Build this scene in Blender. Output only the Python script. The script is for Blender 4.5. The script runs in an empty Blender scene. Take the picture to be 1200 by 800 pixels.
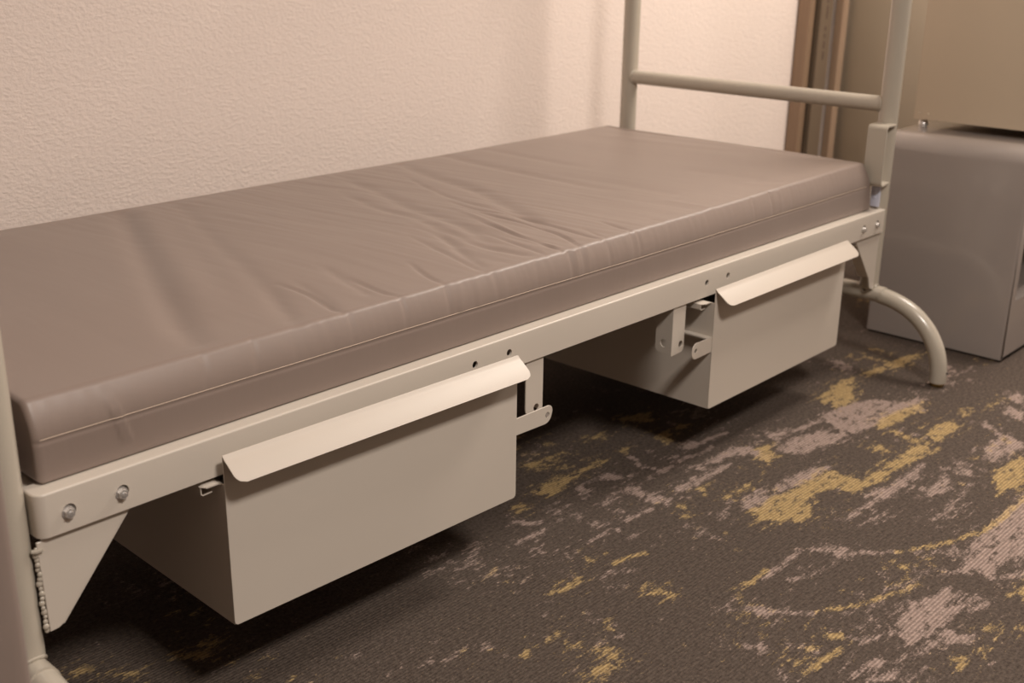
import bpy, bmesh, math, random
from math import sin, cos, pi, sqrt, atan2, hypot
from mathutils import Vector, Matrix, noise
PAT = {'Y':[[(1.243,-0.189),(1.325,-0.199),(1.437,-0.208),(1.437,-0.275),(1.542,-0.275),(1.629,-0.279),(1.713,-0.274),(1.691,-0.305),(1.598,-0.311),(1.53,-0.304),(1.423,-0.299),(1.376,-0.289),(1.373,-0.261),(1.342,-0.242),(1.287,-0.247),(1.243,-0.284),(1.203,-0.277),(1.171,-0.232),(1.148,-0.22),(1.187,-0.192)],[(1.76,-0.26),(1.833,-0.27),(1.828,-0.305),(1.707,-0.306),(1.724,-0.278)],[(1.777,-0.004),(1.877,0.007),(1.889,-0.024),(1.831,-0.059),(1.758,-0.056),(1.731,-0.029)],[(1.629,-0.446),(1.736,-0.446),(1.761,-0.457),(1.769,-0.48),(1.68,-0.512),(1.634,-0.504),(1.556,-0.487)],[(1.742,-0.159),(1.9,-0.183),(1.888,-0.198),(1.734,-0.201),(1.676,-0.182)],[(1.69,-0.204),(1.708,-0.214),(1.697,-0.266),(1.67,-0.269)],[(1.591,-0.21),(1.61,-0.215),(1.601,-0.265),(1.589,-0.253)],[(1.179,-0.463),(1.187,-0.466),(1.19,-0.485),(1.172,-0.484)],[(1.249,-0.485),(1.266,-0.493),(1.243,-0.499)],[(0.986,-0.638),(1.021,-0.652),(0.993,-0.66),(0.987,-0.647)],[(1.095,-0.643),(1.123,-0.664),(1.098,-0.658)],[(0.926,-0.467),(0.934,-0.483),(0.934,-0.507),(0.911,-0.492)],[(1.038,-0.654),(1.063,-0.666),(1.03,-0.67),(1.024,-0.663)],[(1.251,-0.632),(1.283,-0.647),(1.244,-0.661),(1.236,-0.644)],[(1.134,-0.676),(1.164,-0.69),(1.135,-0.701),(1.127,-0.685)],[(0.83,-0.469),(0.843,-0.475),(0.827,-0.481)],[(0.867,-0.468),(0.879,-0.489),(0.861,-0.482)],[(0.968,0.143),(1.059,0.139),(1.167,0.137),(1.158,0.125),(1.073,0.124),(0.973,0.101)],[(1.227,0.147),(1.245,0.129),(1.219,0.12),(1.211,0.135)],[(1.351,0.238),(1.424,0.214),(1.384,0.173),(1.339,0.218)],[(1.204,0.216),(1.279,0.216),(1.255,0.202),(1.203,0.21)],[(1.333,0.13),(1.415,0.124),(1.436,0.112),(1.363,0.114),(1.322,0.08),(1.319,0.099)],[(1.025,0.228),(1.118,0.216),(1.131,0.21),(1.041,0.204)],[(0.899,0.128),(0.925,0.126),(0.901,0.104),(0.887,0.117)],[(1.187,-0.069),(1.213,-0.084),(1.184,-0.085)],[(1.187,-0.12),(1.268,-0.128),(1.269,-0.141),(1.208,-0.129),(1.188,-0.151)],[(1.18,-0.196),(1.228,-0.198),(1.178,-0.228)],[(1.107,-0.073),(1.114,-0.087),(1.101,-0.114),(1.097,-0.099)],[(1.431,-0.046),(1.449,-0.065),(1.425,-0.099),(1.378,-0.107),(1.384,-0.085)],[(0.721,-0.109),(0.754,-0.116),(0.792,-0.119),(0.765,-0.128),(0.725,-0.123)],[(0.634,-0.226),(0.661,-0.235),(0.651,-0.24),(0.634,-0.234)],[(0.662,-0.255),(0.668,-0.258),(0.666,-0.305),(0.654,-0.303),(0.655,-0.264)],[(0.607,-0.287),(0.627,-0.283),(0.644,-0.304),(0.622,-0.306),(0.604,-0.298)],[(0.58,-0.189),(0.599,-0.19),(0.59,-0.196),(0.578,-0.194)],[(0.635,-0.189),(0.664,-0.191),(0.662,-0.196),(0.64,-0.197),(0.644,-0.214),(0.638,-0.215)],[(0.827,-0.211),(0.866,-0.224),(0.854,-0.257),(0.829,-0.226)],[(0.859,-0.082),(0.845,-0.107),(0.825,-0.105)],[(1.979,-0.299),(2.053,-0.303),(2.048,-0.307),(1.97,-0.307)],[(1.896,-0.266),(1.934,-0.279),(1.925,-0.287),(1.879,-0.283)],[(1.982,-0.005),(2.156,-0.023),(2.212,-0.052),(2.106,-0.053),(1.953,-0.026)],[(1.762,-0.02),(1.893,0.01),(1.931,-0.004),(1.793,-0.075),(1.722,-0.068)],[(0.225,0.156),(0.249,0.161),(0.282,0.126),(0.255,0.117)],[(0.113,0.233),(0.137,0.219),(0.135,0.198),(0.111,0.217)],[(0.149,0.183),(0.177,0.165),(0.172,0.145)],[(0.273,0.166),(0.305,0.146),(0.28,0.134)]],'M':[[(1.676,-0.059),(1.735,-0.068),(1.828,-0.092),(1.856,-0.138),(1.894,-0.195),(1.79,-0.175),(1.703,-0.169),(1.623,-0.166),(1.629,-0.11)],[(1.464,-0.08),(1.542,-0.084),(1.591,-0.111),(1.623,-0.152),(1.568,-0.157),(1.458,-0.132),(1.44,-0.099)],[(1.267,-0.321),(1.401,-0.327),(1.511,-0.325),(1.589,-0.324),(1.586,-0.334),(1.476,-0.342),(1.363,-0.337),(1.267,-0.337)],[(1.379,-0.305),(1.502,-0.329),(1.482,-0.347),(1.396,-0.346)],[(1.885,-0.322),(1.875,-0.345),(1.809,-0.418),(1.808,-0.402),(1.856,-0.334)],[(1.742,-0.38),(1.844,-0.392),(1.836,-0.43),(1.803,-0.442),(1.699,-0.422),(1.698,-0.406)],[(1.328,-0.525),(1.387,-0.523),(1.493,-0.519),(1.589,-0.521),(1.608,-0.541),(1.465,-0.592),(1.447,-0.573),(1.426,-0.563),(1.408,-0.587),(1.364,-0.604),(1.304,-0.542)],[(1.479,-0.382),(1.566,-0.381),(1.509,-0.414),(1.459,-0.399)],[(1.5,-0.43),(1.573,-0.428),(1.562,-0.436),(1.489,-0.442)],[(1.378,-0.435),(1.453,-0.442),(1.464,-0.441),(1.407,-0.454),(1.372,-0.446)],[(1.442,-0.454),(1.491,-0.457),(1.484,-0.462),(1.439,-0.463)],[(1.318,-0.166),(1.419,-0.177),(1.448,-0.207),(1.4,-0.211),(1.309,-0.195),(1.243,-0.189)],[(1.272,-0.359),(1.346,-0.367),(1.344,-0.371),(1.289,-0.366)],[(1.639,-0.388),(1.631,-0.408),(1.606,-0.422),(1.592,-0.408)],[(2.015,-0.318),(1.998,-0.37),(1.938,-0.393),(1.951,-0.356)],[(1.23,-0.544),(1.297,-0.534),(1.34,-0.527),(1.385,-0.531),(1.418,-0.544),(1.46,-0.587),(1.376,-0.617),(1.352,-0.601),(1.311,-0.589),(1.253,-0.597),(1.233,-0.557)],[(1.252,-0.605),(1.321,-0.62),(1.339,-0.634),(1.315,-0.642),(1.294,-0.63)],[(0.988,-0.547),(1.063,-0.535),(1.106,-0.536),(1.171,-0.559),(1.171,-0.576),(1.121,-0.577),(1.14,-0.589),(1.187,-0.593),(1.15,-0.599),(1.082,-0.597),(1.039,-0.593),(0.999,-0.591),(0.983,-0.566)],[(1.009,-0.609),(1.057,-0.611),(1.077,-0.648),(1.033,-0.634)],[(0.865,-0.556),(0.913,-0.555),(0.929,-0.579),(0.862,-0.567)],[(0.865,-0.585),(0.939,-0.597),(0.935,-0.6),(0.881,-0.602),(0.869,-0.596)],[(1.132,-0.606),(1.182,-0.619),(1.174,-0.624),(1.127,-0.614)],[(1.176,-0.357),(1.183,-0.381),(1.151,-0.394),(1.135,-0.383)],[(1.021,-0.361),(1.077,-0.372),(1.066,-0.374),(1.023,-0.368)],[(0.903,-0.617),(0.934,-0.621),(0.913,-0.624)],[(1.081,-0.527),(1.106,-0.536),(1.092,-0.539)],[(1.029,0.093),(1.12,0.09),(1.141,0.055),(1.134,0.049),(1.093,0.078),(1.054,0.093),(1.031,0.053),(1.016,0.056)],[(1.152,-0.046),(1.169,-0.038),(1.201,-0.045),(1.292,-0.046),(1.332,-0.059),(1.268,-0.062),(1.207,-0.065),(1.149,-0.062)],[(1.323,0.065),(1.361,0.055),(1.453,0.038),(1.442,0.026),(1.393,0.03),(1.335,0.037),(1.307,0.044)],[(1.291,-0.018),(1.398,-0.012),(1.428,-0.043),(1.413,-0.086),(1.394,-0.088),(1.384,-0.056),(1.366,-0.038),(1.304,-0.038)],[(1.263,-0.002),(1.287,-0.02),(1.267,-0.048),(1.254,-0.028)],[(1.061,0.023),(1.093,0.027),(1.117,0.021),(1.111,-0.017),(1.127,-0.058),(1.104,-0.07),(1.08,-0.045),(1.094,-0.011)],[(0.901,-0.052),(0.915,-0.051),(0.967,-0.051),(0.962,-0.083),(0.952,-0.062)],[(1.19,-0.159),(1.289,-0.161),(1.228,-0.198),(1.187,-0.192)],[(1.012,-0.011),(1.025,-0.025),(1.021,-0.038),(1.01,-0.027)],[(1.021,0.015),(1.116,0.035),(1.111,0.027),(1.029,0.007)],[(1.252,0.108),(1.263,0.089),(1.252,0.086)],[(1.266,0.05),(1.278,0.038),(1.264,0.038)],[(0.945,0.082),(0.951,0.052),(0.942,0.049),(0.935,0.068)],[(0.954,0.025),(0.956,0.012),(0.945,0.012)],[(0.94,-0.011),(0.958,-0.025),(0.939,-0.026)],[(0.867,-0.318),(0.885,-0.341),(0.903,-0.368),(0.934,-0.375),(0.938,-0.388),(0.903,-0.394),(0.895,-0.373),(0.88,-0.349)],[(0.816,-0.135),(0.838,-0.143),(0.828,-0.147)],[(0.858,-0.154),(0.881,-0.166),(0.862,-0.168)],[(0.8,-0.16),(0.822,-0.173),(0.805,-0.174)],[(0.816,-0.007),(0.823,-0.029),(0.805,-0.026)],[(0.812,-0.053),(0.85,-0.057),(0.845,-0.062),(0.814,-0.06)],[(0.81,0.031),(0.877,0.032),(0.874,0.027),(0.814,0.025)],[(0.812,-0.396),(0.839,-0.432),(0.825,-0.441),(0.811,-0.418)],[(2.062,-0.311),(2.102,-0.315),(2.1,-0.333),(2.036,-0.356),(2.041,-0.336)],[(1.988,-0.326),(2.005,-0.342),(1.974,-0.379),(1.938,-0.393),(1.957,-0.354)],[(1.873,-0.156),(1.908,-0.174),(1.934,-0.182),(1.847,-0.199),(1.826,-0.178)],[(2.008,0.099),(2.006,0.049),(1.939,0.014),(1.978,0.076)],[(2.189,-0.083),(2.157,-0.156),(2.113,-0.162)],[(0.865,0.096),(0.879,0.059),(0.862,0.05),(0.852,0.078)],[(0.924,0.068),(0.955,0.055),(0.931,0.042)]],'YL':[([(1.225,-0.444),(1.259,-0.466),(1.299,-0.485),(1.343,-0.504),(1.391,-0.521),(1.434,-0.527),(1.501,-0.527)],0.0078),([(1.431,-0.524),(1.571,-0.527),(1.642,-0.525)],0.0097),([(0.97,-0.442),(1.004,-0.463),(1.032,-0.477),(1.059,-0.489),(1.083,-0.498),(1.108,-0.507),(1.152,-0.515)],0.0063),([(0.937,-0.316),(0.978,-0.321),(1.024,-0.321)],0.0036),([(0.809,-0.505),(0.905,-0.516)],0.004),([(0.867,-0.129),(0.913,-0.138),(0.931,-0.146)],0.0043)],'ML':[([(1.491,-0.04),(1.572,-0.067),(1.658,-0.074),(1.724,-0.074)],0.011),([(1.001,-0.331),(1.05,-0.329),(1.117,-0.326)],0.0081),([(1.116,-0.327),(1.141,-0.352),(1.159,-0.382),(1.191,-0.415),(1.225,-0.444)],0.0056),([(0.91,-0.367),(0.914,-0.387),(0.94,-0.416),(0.97,-0.442)],0.0061),([(0.944,-0.526),(0.99,-0.55)],0.0045),([(1.198,-0.53),(1.235,-0.549)],0.0059),([(0.967,-0.6),(1.022,-0.607),(1.049,-0.611)],0.0043),([(1.162,0.02),(1.215,0.019),(1.278,0.023),(1.315,0.014),(1.374,0.012)],0.0072),([(1.209,0.101),(1.198,0.057),(1.203,0.025)],0.0118),([(1.005,-0.05),(1.036,-0.054),(1.069,-0.058)],0.0064),([(0.838,0.012),(0.879,0.029),(0.813,0.028)],0.0025),([(1.022,-0.575),(1.134,-0.592),(1.182,-0.606)],0.0049)],'C':[([(0.545,0.766),(0.502,0.665),(0.419,0.478),(0.329,0.275),(0.277,0.144),(0.246,0.052)],0.026,-0.0045),([(0.573,0.751),(0.53,0.637),(0.42,0.372),(0.334,0.165)],0.03,0.002),([(0.642,0.769),(0.613,0.658),(0.525,0.429),(0.46,0.235),(0.381,0.04)],0.02,-0.0015),([(1.209,0.77),(1.157,0.622),(1.119,0.436),(1.039,0.245),(0.998,0.148)],0.022,-0.0035),([(1.011,0.714),(0.976,0.574),(0.92,0.395),(0.896,0.248),(0.84,0.119)],0.02,-0.003),([(0.913,0.594),(0.875,0.439),(0.865,0.311),(0.769,0.106)],0.014,-0.0018),([(1.344,0.779),(1.326,0.659),(1.32,0.538),(1.318,0.376),(1.314,0.249)],0.022,-0.003),([(1.462,0.783),(1.452,0.622),(1.453,0.437)],0.02,-0.0015),([(1.105,0.624),(1.038,0.433),(1.024,0.294),(1.036,0.212)],0.008,-0.0015),([(1.009,0.395),(0.998,0.307),(1.026,0.233),(1.022,0.168),(1.018,0.107),(1.014,0.048),(1.015,0.026)],0.0055,-0.0021),([(0.989,0.341),(0.987,0.248),(0.994,0.184),(0.985,0.107),(0.96,0.049),(0.924,0.008)],0.0055,-0.0026),([(0.939,0.249),(0.925,0.165),(0.921,0.098),(0.914,0.046),(0.894,0.009)],0.005,-0.0025),([(0.892,0.188),(0.885,0.114),(0.879,0.052),(0.856,0.019)],0.006,-0.0016),([(0.975,0.354),(0.946,0.22),(0.921,0.118),(0.927,0.062)],0.007,0.0015),([(0.867,0.297),(0.835,0.162),(0.842,0.098),(0.859,0.044)],0.012,-0.002),([(0.78,0.256),(0.76,0.16),(0.742,0.07),(0.732,0.021),(0.725,0.003)],0.007,-0.0014),([(0.681,0.148),(0.658,0.086),(0.65,0.046),(0.638,0.019)],0.0055,-0.0018),([(0.831,0.311),(0.818,0.219),(0.777,0.124),(0.743,0.035)],0.01,-0.0012),([(1.104,0.111),(1.099,0.06),(1.09,0.025),(1.07,0.003)],0.005,-0.002),([(1.045,0.101),(1.031,0.052),(1.021,0.03),(0.995,0.006)],0.004,-0.0013),([(1.187,0.065),(1.192,0.036)],0.005,-0.001),([(0.469,0.195),(0.473,0.131),(0.46,0.059),(0.465,0.034),(0.454,0.009)],0.0055,-0.0018),([(0.563,0.148),(0.558,0.076),(0.561,0.043),(0.554,0.018)],0.006,-0.0018),([(0.569,0.224),(0.549,0.131),(0.536,0.068)],0.012,-0.0014),([(0.493,0.187),(0.479,0.111),(0.456,0.036)],0.01,-0.001),([(0.454,0.195),(0.397,0.069),(0.381,0.022)],0.016,-0.0012),([(1.346,0.489),(1.365,0.33),(1.382,0.183),(1.388,0.136)],0.03,-0.0015),([(1.95,0.759),(1.942,0.523)],0.03,-0.002),([(1.55,0.123),(1.652,0.025),(1.793,0.014)],0.02,0.0015),([(1.587,0.275),(1.63,0.132),(1.611,-0.017)],0.03,-0.0015),([(1.985,0.377),(1.93,0.205),(1.967,0.096)],0.02,-0.002),([(1.323,0.15),(1.343,0.047),(1.401,-0.009)],0.015,0.0012),([(1.804,0.684),(1.827,0.492),(1.867,0.326)],0.03,0.0012)],'S':[(0.469,-0.0016,0.004),(0.565,-0.0022,0.004),(0.313,-0.0012,0.004),(0.374,-0.0008,0.006),(0.65,-0.0026,0.0045),(0.674,0.0018,0.006),(0.751,-0.001,0.004),(0.766,0.001,0.006),(0.844,-0.001,0.004),(0.927,-0.0028,0.004),(0.94,0.0018,0.005),(0.957,-0.002,0.0035),(0.97,0.0012,0.004),(1.027,-0.0022,0.004),(1.092,-0.0016,0.005),(1.11,-0.0018,0.0035),(1.198,-0.001,0.004),(1.479,-0.0014,0.004),(1.546,-0.0026,0.0045),(1.579,0.0012,0.005),(1.621,-0.0012,0.004),(0.239,-0.0012,0.005),(0.71,0.0012,0.006)]}

random.seed(4)
sc = bpy.context.scene
col = sc.collection

# ------------------------------------------------------------------ helpers
def link(name, me, m, parent=None, smooth=True, ang=35):
    o = bpy.data.objects.new(name, me); col.objects.link(o)
    if m: me.materials.append(m)
    if smooth:
        me.polygons.foreach_set('use_smooth', [True]*len(me.polygons))
        if ang < 180:
            try: me.set_sharp_from_angle(angle=math.radians(ang))
            except Exception: pass
    if parent: o.parent = parent
    return o
def obj(name, bm, m, parent=None, smooth=True, ang=35, rec=True):
    if rec: bmesh.ops.recalc_face_normals(bm, faces=bm.faces[:])
    me = bpy.data.meshes.new(name); bm.to_mesh(me); bm.free()
    return link(name, me, m, parent, smooth, ang)
def empty(name, loc, label=None, cat=None, group=None, rz=0):
    o = bpy.data.objects.new(name, None); col.objects.link(o)
    o.location = loc; o.rotation_euler = (0, 0, rz); o.empty_display_size = .05
    if label: tag(o, label, cat, group)
    return o
def tag(o, label=None, cat=None, group=None, kind=None):
    if label: o['label'] = label
    if cat: o['category'] = cat
    if group: o['group'] = group
    if kind: o['kind'] = kind
    return o
def box(bm, x0, x1, y0, y1, z0, z1, bev=0, seg=2):
    t = bmesh.new()
    bmesh.ops.create_cube(t, size=1)
    for v in t.verts:
        v.co = Vector(((x0+x1)/2+v.co.x*(x1-x0), (y0+y1)/2+v.co.y*(y1-y0), (z0+z1)/2+v.co.z*(z1-z0)))
    if bev: bmesh.ops.bevel(t, geom=t.edges[:], offset=bev, segments=seg, profile=.5, affect='EDGES')
    merge(bm, t)
def merge(bm, t, mat=None):
    if mat is not None: bmesh.ops.transform(t, matrix=mat, verts=t.verts[:])
    me = bpy.data.meshes.new('tmp'); t.to_mesh(me); t.free(); bm.from_mesh(me); bpy.data.meshes.remove(me)
def tube(bm, path, r, n=20, cap=True, wob=0):
    P = [Vector(p) for p in path]; rings = []
    T = []
    for i in range(len(P)):
        a = P[max(i-1, 0)]; b = P[min(i+1, len(P)-1)]; T.append((b-a).normalized())
    ref = Vector((0, 0, 1)) if abs(T[0].z) < .9 else Vector((1, 0, 0))
    nn = (ref - T[0]*ref.dot(T[0])).normalized()
    for i, p in enumerate(P):
        nn = (nn - T[i]*nn.dot(T[i])).normalized(); bb = T[i].cross(nn)
        rr = r[i] if isinstance(r, (list, tuple)) else r
        rings.append([bm.verts.new(p+(nn*cos(2*pi*k/n)+bb*sin(2*pi*k/n))*rr*(1+wob*random.uniform(-1,1))) for k in range(n)])
    for i in range(len(P)-1):
        for k in range(n):
            bm.faces.new((rings[i][k], rings[i][(k+1) % n], rings[i+1][(k+1) % n], rings[i+1][k]))
    if cap:
        bm.faces.new(rings[0][::-1]); bm.faces.new(rings[-1])
def spline(pts, n=8):
    P = [Vector(p) for p in pts]; out = []
    for i in range(len(P)-1):
        a = P[max(i-1, 0)]; b = P[i]; c = P[i+1]; d = P[min(i+2, len(P)-1)]
        for k in range(n):
            t = k/n
            out.append(.5*((2*b)+(c-a)*t+(2*a-5*b+4*c-d)*t*t+(3*b-a-3*c+d)*t**3))
    out.append(P[-1]); return out
def prism(bm, poly, a, b, plane='xz', bev=0):
    # poly in plane, extruded from a to b along the third axis
    t = bmesh.new()
    def mk(p, h):
        if plane == 'xz': return Vector((p[0], h, p[1]))
        if plane == 'yz': return Vector((h, p[0], p[1]))
        return Vector((p[0], p[1], h))
    A = [t.verts.new(mk(p, a)) for p in poly]; B = [t.verts.new(mk(p, b)) for p in poly]
    n = len(poly)
    t.faces.new(A); t.faces.new(B[::-1])
    for i in range(n): t.faces.new((A[i], B[i], B[(i+1) % n], A[(i+1) % n]))
    bmesh.ops.recalc_face_normals(t, faces=t.faces[:])
    if bev:
        bmesh.ops.bevel(t, geom=t.edges[:], offset=bev, segments=1, profile=.5, affect='EDGES')
    merge(bm, t)
def round_poly(poly, rads, n=5):
    out = []; N = len(poly)
    for i, p in enumerate(poly):
        r = rads[i] if isinstance(rads, (list, tuple)) else rads
        p = Vector(p); a = Vector(poly[i-1])-p; b = Vector(poly[(i+1) % N])-p
        if r <= 0: out.append(tuple(p)); continue
        la, lb = a.length, b.length; a.normalize(); b.normalize()
        th = a.angle(b); d = min(r/math.tan(th/2), la*.49, lb*.49); r = d*math.tan(th/2)
        c = p+(a+b).normalized()*(r/sin(th/2)); s = p+a*d; e = p+b*d
        a0 = atan2(s.y-c.y, s.x-c.x); a1 = atan2(e.y-c.y, e.x-c.x)
        da = (a1-a0+pi) % (2*pi)-pi
        for k in range(n+1):
            t = a0+da*k/n; out.append((c.x+r*cos(t), c.y+r*sin(t)))
    return out
def cyl(bm, c, axis, r, h, n=24, r2=None):
    ax = Vector(axis).normalized(); c = Vector(c)
    tube(bm, [c, c+ax*h], [r, r if r2 is None else r2], n)
def boolean(o, cuts, solver='EXACT'):
    for bm in cuts:
        bmesh.ops.recalc_face_normals(bm, faces=bm.faces[:])
        me = bpy.data.meshes.new('cut'); bm.to_mesh(me); bm.free()
        c = bpy.data.objects.new('cut', me); col.objects.link(c)
        md = o.modifiers.new('b', 'BOOLEAN'); md.operation = 'DIFFERENCE'; md.solver = solver; md.use_self = True; md.object = c
        bpy.context.view_layer.update(); c.matrix_world = o.matrix_world.copy()
        bpy.context.view_layer.update()
        dg = bpy.context.evaluated_depsgraph_get()
        nm = bpy.data.meshes.new_from_object(o.evaluated_get(dg))
        o.modifiers.clear(); old = o.data; o.data = nm; nm.name = old.name
        bpy.data.objects.remove(c); bpy.data.meshes.remove(me); bpy.data.meshes.remove(old)
        nm.set_sharp_from_angle(angle=math.radians(35))
def hole(x, z, r, y0=-.05, y1=.05, n=20):
    b = bmesh.new(); cyl(b, (x, y0, z), (0, 1, 0), r, y1-y0, n); return b

# ------------------------------------------------------------------ materials
def srgb(r, g, b):
    f = lambda c: ((c/255+.055)/1.055)**2.4 if c/255 > .04045 else c/255/12.92
    return (f(r), f(g), f(b), 1)
def mat(name, color, rough=.5, metal=0, spec=.5, coat=0, coat_r=.1, bump=None, var=0):
    m = bpy.data.materials.new(name); m.use_nodes = True; nt = m.node_tree; N = nt.nodes; L = nt.links
    p = N['Principled BSDF']; p.inputs['Base Color'].default_value = color
    p.inputs['Roughness'].default_value = rough; p.inputs['Metallic'].default_value = metal
    p.inputs['Specular IOR Level'].default_value = spec
    p.inputs['Coat Weight'].default_value = coat; p.inputs['Coat Roughness'].default_value = coat_r
    tc = N.new('ShaderNodeTexCoord')
    if bump:
        sc_, st, dist = bump
        n = N.new('ShaderNodeTexNoise'); n.inputs['Scale'].default_value = sc_; n.inputs['Detail'].default_value = 3
        L.new(tc.outputs['Object'], n.inputs['Vector'])
        b = N.new('ShaderNodeBump'); b.inputs['Strength'].default_value = st; b.inputs['Distance'].default_value = dist
        L.new(n.outputs['Fac'], b.inputs['Height']); L.new(b.outputs['Normal'], p.inputs['Normal'])
    if var:
        n2 = N.new('ShaderNodeTexNoise'); n2.inputs['Scale'].default_value = 5; n2.inputs['Detail'].default_value = 4
        L.new(tc.outputs['Object'], n2.inputs['Vector'])
        mx = N.new('ShaderNodeMix'); mx.data_type = 'RGBA'
        mx.inputs[6].default_value = tuple(c*(1-var) for c in color[:3])+(1,)
        mx.inputs[7].default_value = tuple(min(1, c*(1+var)) for c in color[:3])+(1,)
        L.new(n2.outputs['Fac'], mx.inputs[0]); L.new(mx.outputs[2], p.inputs['Base Color'])
    return m

M_paint = mat('frame_paint', srgb(199, 189, 177), .38, bump=(420, .12, .0006), var=.03)
M_pull = mat('pull_paint', srgb(192, 181, 169), .42, bump=(420, .12, .0006), var=.02)
M_tube = mat('tube_paint', srgb(180, 171, 157), .26, coat=.25, coat_r=.12, bump=(250, .06, .0006), var=.04)
M_zinc = mat('zinc', srgb(215, 211, 207), .36, metal=.75, bump=(600, .1, .0003))
M_brass = mat('glide_metal', srgb(206, 178, 120), .28, metal=1)
M_rubber = mat('dark_rubber', srgb(45, 40, 36), .7)
M_ink = mat('faded_ink', srgb(88, 70, 58), .8)
M_clip = mat('pale_plastic', srgb(205, 208, 225), .4)
M_mould = mat('moulded_plastic', srgb(160, 150, 144), .3, coat=1, coat_r=.12, bump=(14, .12, .004), var=.03)
M_cab = mat('cabinet_paint', srgb(206, 189, 166), .5, bump=(300, .1, .0005), var=.03)
M_lock = mat('locker_paint', srgb(184, 172, 153), .35, bump=(6, .25, .01), var=.05)
M_thread = mat('thread', srgb(196, 176, 158), .7)
M_ceil = mat('ceiling_paint', srgb(205, 198, 188), .8)
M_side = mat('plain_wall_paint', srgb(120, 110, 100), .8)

def mattress_material():
    m = mat('taupe_vinyl', srgb(133, 117, 108), .47, spec=.6)
    nt = m.node_tree; N = nt.nodes; L = nt.links; p = N['Principled BSDF']
    tc = N.new('ShaderNodeTexCoord')
    mp = N.new('ShaderNodeMapping'); mp.inputs['Scale'].default_value = (9, 1.6, 3)
    L.new(tc.outputs['Object'], mp.inputs['Vector'])
    n = N.new('ShaderNodeTexNoise'); n.inputs['Scale'].default_value = 3.2; n.inputs['Detail'].default_value = 3
    L.new(mp.outputs['Vector'], n.inputs['Vector'])
    n2 = N.new('ShaderNodeTexNoise'); n2.inputs['Scale'].default_value = 900; n2.inputs['Detail'].default_value = 1
    L.new(tc.outputs['Object'], n2.inputs['Vector'])
    b1 = N.new('ShaderNodeBump'); b1.inputs['Strength'].default_value = .14; b1.inputs['Distance'].default_value = .004
    L.new(n.outputs['Fac'], b1.inputs['Height'])
    b2 = N.new('ShaderNodeBump'); b2.inputs['Strength'].default_value = .15; b2.inputs['Distance'].default_value = .0004
    L.new(n2.outputs['Fac'], b2.inputs['Height']); L.new(b1.outputs['Normal'], b2.inputs['Normal'])
    L.new(b2.outputs['Normal'], p.inputs['Normal'])
    p.inputs['Sheen Weight'].default_value = .12
    return m
M_vinyl = mattress_material()

def wall_material(name, color):
    m = mat(name, color, .75, spec=.3)
    nt = m.node_tree; N = nt.nodes; L = nt.links; p = N['Principled BSDF']
    tc = N.new('ShaderNodeTexCoord')
    mp = N.new('ShaderNodeMapping'); mp.inputs['Scale'].default_value = (1, 1, 1.5)
    L.new(tc.outputs['Object'], mp.inputs['Vector'])
    n = N.new('ShaderNodeTexNoise'); n.inputs['Scale'].default_value = 118; n.inputs['Detail'].default_value = 3; n.inputs['Roughness'].default_value = .5
    L.new(mp.outputs['Vector'], n.inputs['Vector'])
    cr = N.new('ShaderNodeValToRGB'); cr.color_ramp.elements[0].position = .33; cr.color_ramp.elements[1].position = .72
    L.new(n.outputs['Fac'], cr.inputs['Fac'])
    b = N.new('ShaderNodeBump'); b.inputs['Strength'].default_value = .36; b.inputs['Distance'].default_value = .0026
    L.new(cr.outputs['Color'], b.inputs['Height']); L.new(b.outputs['Normal'], p.inputs['Normal'])
    return m
M_wall = wall_material('stucco_wall', srgb(233, 218, 209))

def wood(name, c1, c2, sc_=3):
    m = mat(name, c1, .55); nt = m.node_tree; N = nt.nodes; L = nt.links; p = N['Principled BSDF']
    tc = N.new('ShaderNodeTexCoord'); mp = N.new('ShaderNodeMapping'); mp.inputs['Scale'].default_value = (60, 60, 1.2)
    L.new(tc.outputs['Object'], mp.inputs['Vector'])
    n = N.new('ShaderNodeTexNoise'); n.inputs['Scale'].default_value = sc_; n.inputs['Detail'].default_value = 4
    L.new(mp.outputs['Vector'], n.inputs['Vector'])
    mx = N.new('ShaderNodeMix'); mx.data_type = 'RGBA'; mx.inputs[6].default_value = c1; mx.inputs[7].default_value = c2
    L.new(n.outputs['Fac'], mx.inputs[0]); L.new(mx.outputs[2], p.inputs['Base Color'])
    return m

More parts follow.
